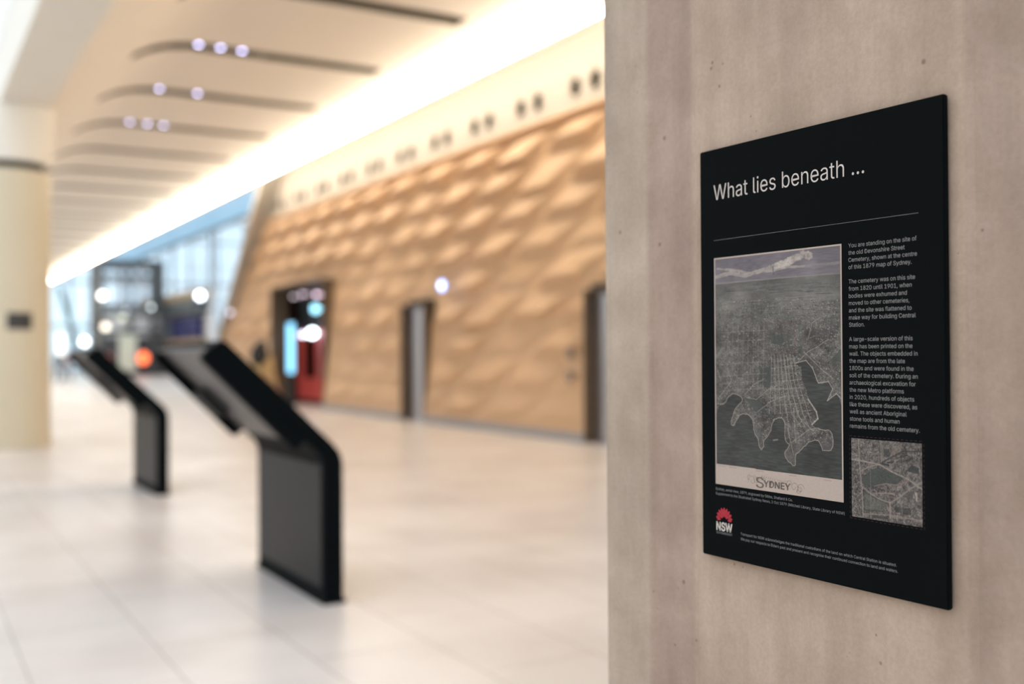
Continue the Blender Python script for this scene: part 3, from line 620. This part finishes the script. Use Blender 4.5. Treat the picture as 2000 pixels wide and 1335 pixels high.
# the aerial map (outline coordinates are traced points, rectified to the print)
CW, CH = 330, 462
H1 = homog([(45, 108), (663, 37), (673, 1292), (53, 1195)], [(0, 0), (1, 0), (1, 1), (0, 1)])
cv = Canvas(CW, CH, H1)
n1 = vnoise(CH, CW, 220, 150); n2 = vnoise(CH, CW, 60, 40); n3 = vnoise(CH, CW, 14, 9); nh = vnoise(CH, CW, 230, 26); speck = rng.random((CH, CW))
water = (52+10*(nh-.5)*2+14*n3)[..., None]*np.array([1.0, 1.03, 1.0]); cv.c[:] = water
land = cv.poly(cv.smooth([(40, 90), (40, 835), (70, 820), (95, 812), (112, 778), (140, 762), (172, 775), (180, 798), (152, 828), (136, 868), (126, 902), (140, 916), (158, 882), (176, 862), (205, 862), (230, 888), (240, 950), (258, 980), (264, 1018), (275, 1030), (284, 1015), (286, 990), (314, 952), (327, 905), (341, 884), (370, 880), (387, 908), (390, 985), (410, 1012), (388, 1046), (396, 1078), (434, 1113), (442, 1060), (470, 1030), (505, 1000), (542, 988), (560, 1010), (572, 1036), (610, 1040), (624, 1000), (612, 950), (580, 938), (545, 930), (520, 912), (548, 885), (545, 845), (505, 790), (490, 740), (470, 690), (468, 640), (440, 618), (492, 600), (520, 640), (550, 714), (600, 706), (620, 740), (592, 800), (640, 764), (680, 800), (680, 30)], True))
y_ = cv.Y/CH; far = np.clip((y_-.13)/.3, 0, 1)
n5 = vnoise(CH, CW, 36, 9); n6 = vnoise(CH, CW, 26, 20)
tone = 86+16*np.clip(1-abs(y_-.2)/.12, 0, 1)+(24*(n2-.5)+24*(n1-.5)+22*(n6-.5))*(.3+.7*far)+30*(n3-.5)+22*(n5-.5)*(1-far)
cv.c[land] = (tone[..., None]*np.array([1.02, .995, .955]))[land]
hor = cv.poly([(30, 235), (250, 215), (440, 195), (680, 175), (680, 20), (30, 90)])
sky = (96+26*n3+14*(nh-.5))[..., None]*np.array([1.03, .97, 1.02]); cv.c[hor] = sky[hor]
fb = .5*vnoise(CH, CW, 60, 26)+.3*vnoise(CH, CW, 120, 60)+.2*vnoise(CH, CW, 220, 140)
for P, wd, gain in (([(50, 200), (120, 180), (200, 192), (280, 165), (330, 150)], 7, .8), ([(330, 155), (380, 135), (430, 112), (470, 92), (495, 92)], 13, 1.5), ([(440, 100), (480, 88), (510, 100)], 8, 1.5), ([(250, 172), (330, 168), (400, 150), (480, 146)], 4, .7), ([(60, 158), (150, 166), (230, 182)], 4, .8), ([(420, 150), (520, 140), (650, 130)], 4, .35)):
    q = cv.T(P); D = np.full((CH, CW), 1e9)
    for (xa, ya), (xb, yb) in zip(q, q[1:]):
        t = np.clip(((cv.X-xa)*(xb-xa)+(cv.Y-ya)*(yb-ya))/((xb-xa)**2+(yb-ya)**2+1e-9), 0, 1); D = np.minimum(D, np.hypot(cv.X-xa-t*(xb-xa), (cv.Y-ya-t*(yb-ya))*1.5))
    m_ = np.clip((np.exp(-(D/wd)**2)*1.5+fb-1.05)*2.6, 0, 1)*min(1, gain); v = (148+70*(fb-.35)*gain)[..., None]*np.array([1, .94, .90]); cv.c = cv.c*(1-m_[..., None])+v*m_[..., None]
cv.line([(330, 150), (333, 185)], (74, 76, 100), 3.5, .5); cv.line([(50, 232), (250, 214), (440, 196), (660, 180)], (150, 142, 138), 2.5, .5)
for k in range(200):
    x = rng.uniform(50, 640); y = rng.uniform(225, 400); cv.line([(x, y), (x+rng.uniform(20, 90), y-rng.uniform(0, 8))], (130, 126, 120) if rng.random() < .5 else (60, 62, 62), 1, .4)
# busy texture of buildings
for k in range(6000):
    x = rng.uniform(55, 655); y = 300+700*rng.random()**.8; q = cv.T([(x, y)])[0]; xi, yi = int(q[0]), int(q[1])
    if 0 <= xi < CW and 0 <= yi < CH and land[yi, xi]:
        v = rng.choice([178, 160, 140, 44, 38, 52]); ln = rng.uniform(.5, 2.6); a = rng.uniform(-.3, 1.2); cv.line([q, q+[ln*math.cos(a), ln*math.sin(a)]], (v, v*.96, v*.9), rng.uniform(.5, 1.2), .75, raw=True)
for P in ([(268, 645), (325, 625), (328, 718), (300, 740), (262, 700)], [(603, 608), (665, 540), (668, 612)], [(200, 790), (255, 775), (300, 850), (245, 850)], [(330, 480), (380, 478), (380, 520), (320, 520)]):
    m_ = cv.poly(P); cv.c[m_] = cv.c[m_]*.35+np.array([66, 72, 68])*.6
ST = (162, 151, 141)
for k in range(8):
    t = k/7; cv.line([(322+t*105, 575), (322+t*128, 700), (312+t*190, 860), (392+t*130, 930+t*-10)] if k > 3 else [(322+t*105, 575), (322+t*128, 700), (312+t*190, 860)], ST, 1.1, .8)
for y, xa, xb in ((600, 320, 440), (632, 320, 450), (665, 322, 462), (700, 320, 470), (738, 318, 482), (775, 316, 494), (812, 330, 505), (850, 360, 520)): cv.line([(xa, y+8), (xb, y-6)], ST, .9, .6)
for k in range(8): cv.line([(112+k*25, 430), (108+k*25, 620+8*(k % 3)), (112+k*24, 760 if k > 1 else 690)], ST, .9, .5)
for y in (455, 500, 555, 608, 665, 700, 735): cv.line([(70, y+14), (180, y+6), (300, y)], ST, .9, .5)
for P in ([(190, 770), (240, 715), (290, 690)], [(200, 780), (250, 790), (310, 740), (380, 735)], [(255, 850), (320, 800), (400, 770)], [(440, 620), (500, 560), (540, 540), (600, 500)], [(480, 560), (560, 640), (620, 690)], [(500, 500), (520, 420), (560, 395)], [(400, 930), (430, 1060)], [(420, 1000), (500, 940), (540, 930)], [(395, 830), (410, 980)], [(430, 830), (440, 1000)], [(120, 360), (120, 362)], [(380, 560), (400, 700), (460, 880), (540, 960)], [(70, 780), (130, 700), (110, 640)], [(80, 700), (60, 640)]): cv.line(P, ST, 1.2, .7)
coast = [(56, 812), (95, 806), (112, 778), (140, 762), (172, 775), (180, 798), (152, 828), (136, 868), (128, 905), (140, 914), (158, 882), (176, 862), (205, 862), (230, 888), (240, 950), (258, 980), (264, 1020), (275, 1030), (285, 1012), (286, 990), (314, 952), (327, 905), (341, 884), (370, 880), (387, 908), (390, 985), (410, 1012), (388, 1046), (396, 1078), (434, 1113), (442, 1060), (470, 1030), (505, 1000), (542, 988), (560, 1010), (572, 1036), (610, 1038), (622, 1000), (612, 950), (580, 940), (545, 930)]
cv.line(cv.smooth(coast), (168, 154, 143), 1.3, .8); cv.line([(440, 615), (490, 602), (522, 640), (550, 712), (600, 706), (620, 740), (594, 798), (638, 764), (662, 790)], (165, 156, 146), 1.8, .8); cv.line([(500, 790), (540, 850), (548, 885), (520, 912)], (180, 172, 160), 3, .7)
cv.line([(332, 988), (352, 985)], (128, 126, 122), 3.2, .8)
for P in ([(290, 425), (432, 422)], [(432, 422), (436, 565)], [(436, 565), (292, 568)], [(292, 568), (290, 425)]):
    for k in range(9): a = np.array(P[0]); b_ = np.array(P[1]); cv.line([a+(b_-a)*(k/9), a+(b_-a)*((k+.55)/9)], (112, 62, 66), 1.5, .6)
# paper margin: white edges and deep foot
PAP = np.array([178, 163, 152.])
foot = cv.poly([(40, 1096), (300, 1133), (480, 1157), (680, 1184), (690, 1320), (40, 1230)]); mar = foot | (cv.X < 2.6) | (cv.X > CW-3.0) | (cv.Y < 2.6)
cv.c[mar] = (PAP+6*(n1[..., None]-.5))[mar]
for x in (90, 140, 270, 430, 600): cv.line([(x-22, 1104+(x-55)*.142), (x+14, 1109+(x-55)*.142)], (110, 100, 94), .9, .6)
pm = print_obj('aerial_map', cv, 29.8, 435.3, 235.2, 329.0, SG); pm['label'] = 'grey engraved aerial map of a harbour city'
INK = ink('map_title_ink', srgb(98, 88, 82, KK))
def ribbon(bm, P, wd, w_):
    for (a, b_) in zip(P, P[1:]):
        d = Vector((b_[0]-a[0], b_[1]-a[1])).normalized(); n_ = Vector((-d.y, d.x))*wd/2
        quad(bm, sg(a[0]-n_.x, a[1]-n_.y, w_), sg(b_[0]-n_.x, b_[1]-n_.y, w_), sg(b_[0]+n_.x, b_[1]+n_.y, w_), sg(a[0]+n_.x, a[1]+n_.y, w_))
bm = bmesh.new(); add_line(bm, 'YDNEY', 126, 111.8, 12.4, 48.5, weight=0.0, w_=.2); [add_line(bm, 'YDNEY', 126+q, 111.8+q*.6, 12.4, 48.5, w_=.2+abs(q)*.1) for q in (-.4, .4, .8)]; [add_line(bm, 'S', 111+q, 109.6, 20, 14.5, w_=.22+q*.01) for q in (.5, .9)]; add_line(bm, 'S', 111, 109.6, 20, 14.5, weight=0.0, w_=.2)
def spiral(cx_, cy_, r_, t0_, t1_, k=1.0, n_=22): return [(cx_+r_*(1-.75*i/n_)*math.cos(t0_+(t1_-t0_)*i/n_), cy_+r_*k*(1-.75*i/n_)*math.sin(t0_+(t1_-t0_)*i/n_)) for i in range(n_+1)]
for a in ((104, 118, 8, 3.6, -3.5), (113, 121, 6.5, 3, 9.5), (182, 117, 7.5, -1, 6.5), (193, 116, 7, 0, 7.5), (189, 113, 5.5, 2, -5), (174, 121, 5, 3.1, -2), (98, 121, 5, 1, 5.5)): ribbon(bm, spiral(*a), .45, .2)
for k in range(7): ribbon(bm, [(122+k*4, 124.5-.4*k), (124+k*4, 127.5-.4*k)], .5, .2)
ribbon(bm, [(107, 126), (114, 122), (122, 125), (130, 122)], .5, .2); ribbon(bm, [(150, 124), (160, 122.5), (170, 124)], .35, .2)
obj('map_title', bm, INK, pm)

# the inset close-up of the map, with its dashed dark red border
IW, IH = 170, 161
cv = Canvas(IW, IH, homog([(113, 98), (1038, 183), (1045, 1275), (125, 1118)], [(0, 0), (1, 0), (1, 1), (0, 1)]))
n1 = vnoise(IH, IW, 80, 85); n2 = vnoise(IH, IW, 26, 28); n3 = vnoise(IH, IW, 6, 7)
cv.c[:] = (92+60*(n1-.5)+36*(n2-.5)+20*(n3-.5))[..., None]*np.array([1.03, .97, .93])
for k in range(1500):
    x, y = rng.uniform(0, IW), rng.uniform(0, IH); q = np.array([x, y]); dense = x < IW*.26 or (x < IW*.4 and y < IH*.3) or y > IH*.75 or x > IW*.88
    if rng.random() < (.95 if dense else .22): v = rng.choice([160, 145, 45, 40, 50]); a = rng.uniform(0, 3.1); cv.line([q, q+[2.2*math.cos(a), 2.2*math.sin(a)]], (v, v*.94, v*.9), 1.2, .65, raw=True)
for P, c, al in (([(250, 620), (370, 520), (470, 480), (640, 560), (800, 640), (690, 720), (560, 690), (400, 780), (370, 740), (260, 700)], (64, 68, 64), .85), ([(285, 790), (440, 900), (600, 960), (520, 1060), (290, 1040)], (92, 92, 84), .7), ([(840, 540), (900, 460), (1000, 500), (1000, 580)], (48, 50, 50), .8), ([(535, 250), (610, 250), (615, 350), (530, 350)], (60, 62, 60), .8),
                 ([(490, 185), (540, 190), (540, 380), (500, 400)], (112, 106, 98), .6), ([(390, 1110), (600, 1135), (600, 1165), (390, 1140)], (62, 60, 60), .8), ([(680, 1000), (760, 1010), (760, 1080), (690, 1080)], (60, 58, 56), .8), ([(790, 1020), (890, 1020), (890, 1110), (790, 1100)], (58, 56, 56), .8), ([(830, 830), (920, 830), (920, 900), (830, 900)], (76, 74, 70), .8), ([(650, 230), (780, 200), (760, 280), (620, 340)], (120, 108, 100), .6)):
    m_ = cv.poly(P); cv.c[m_] = cv.c[m_]*(1-al)+(np.array(c)+14*(n1[..., None]-.5))[m_]*al
for P, c, wd in (([(485, 440), (790, 280), (1040, 290)], (50, 48, 48), 2.5), ([(790, 280), (820, 200)], (50, 48, 48), 2), ([(120, 375), (300, 410), (480, 450), (640, 545), (860, 650), (1040, 780)], (150, 138, 128), 3.2), ([(490, 470), (640, 560), (820, 640)], (60, 56, 54), 1.2), ([(205, 110), (225, 500), (255, 760), (270, 1130)], (140, 130, 120), 3), ([(240, 530), (370, 470), (470, 450)], (140, 130, 120), 2.2),
                 ([(260, 740), (370, 830), (480, 900), (620, 950), (760, 870), (900, 760), (1040, 700)], (132, 124, 114), 3.2), ([(262, 790), (400, 870), (500, 925), (600, 965)], (60, 58, 54), 1.6), ([(620, 950), (625, 1150)], (150, 130, 122), 4), ([(275, 770), (290, 1040), (520, 1060)], (54, 54, 52), 1.8), ([(480, 150), (490, 430)], (54, 54, 52), 1.6), ([(365, 470), (370, 1120)], (130, 126, 118), 1), ([(420, 730), (560, 700), (700, 720), (860, 670)], (130, 108, 100), 2.2), ([(400, 820), (640, 830), (700, 860)], (150, 130, 122), 1.6), ([(610, 480), (720, 390), (840, 320), (950, 330)], (134, 122, 114), 1.6), ([(520, 440), (600, 460)], (44, 42, 42), 4), ([(760, 360), (840, 330)], (48, 46, 46), 4), ([(840, 410), (910, 370)], (48, 46, 46), 5), ([(590, 425), (650, 425)], (48, 46, 46), 4), ([(470, 770), (550, 790)], (66, 50, 48), 3), ([(620, 850), (690, 870), (700, 830)], (70, 50, 48), 2), ([(960, 830), (970, 930)], (175, 160, 148), 4), ([(120, 1060), (185, 960)], (150, 140, 130), 1.5), ([(270, 1090), (620, 1110), (1040, 1190)], (140, 124, 116), 2)): cv.line(P, c, wd, .75)
ins = print_obj('inset_map', cv, 278, 189.2, 103.6, 98.4, SG); ins['label'] = 'small square brownish grey close-up of the map'
bm = bmesh.new(); ax0, ax1, ay0, ay1 = 275.4, 384.2, 88.4, 191.8
for k in range(17):
    for a, b_ in (((ax0, ay0), (ax1, ay0)), ((ax0, ay1), (ax1, ay1)), ((ax0, ay0), (ax0, ay1)), ((ax1, ay0), (ax1, ay1))):
        t, t2 = k/17, (k+.55)/17; ribbon(bm, [(a[0]+(b_[0]-a[0])*t, a[1]+(b_[1]-a[1])*t), (a[0]+(b_[0]-a[0])*t2, a[1]+(b_[1]-a[1])*t2)], .6, .12)
obj('inset_border', bm, ink('dark_red_ink', srgb(62, 26, 32, KK)), SG)
tag(SG, 'black rectangular sign headed What lies beneath, fixed on the concrete pillar', 'sign')
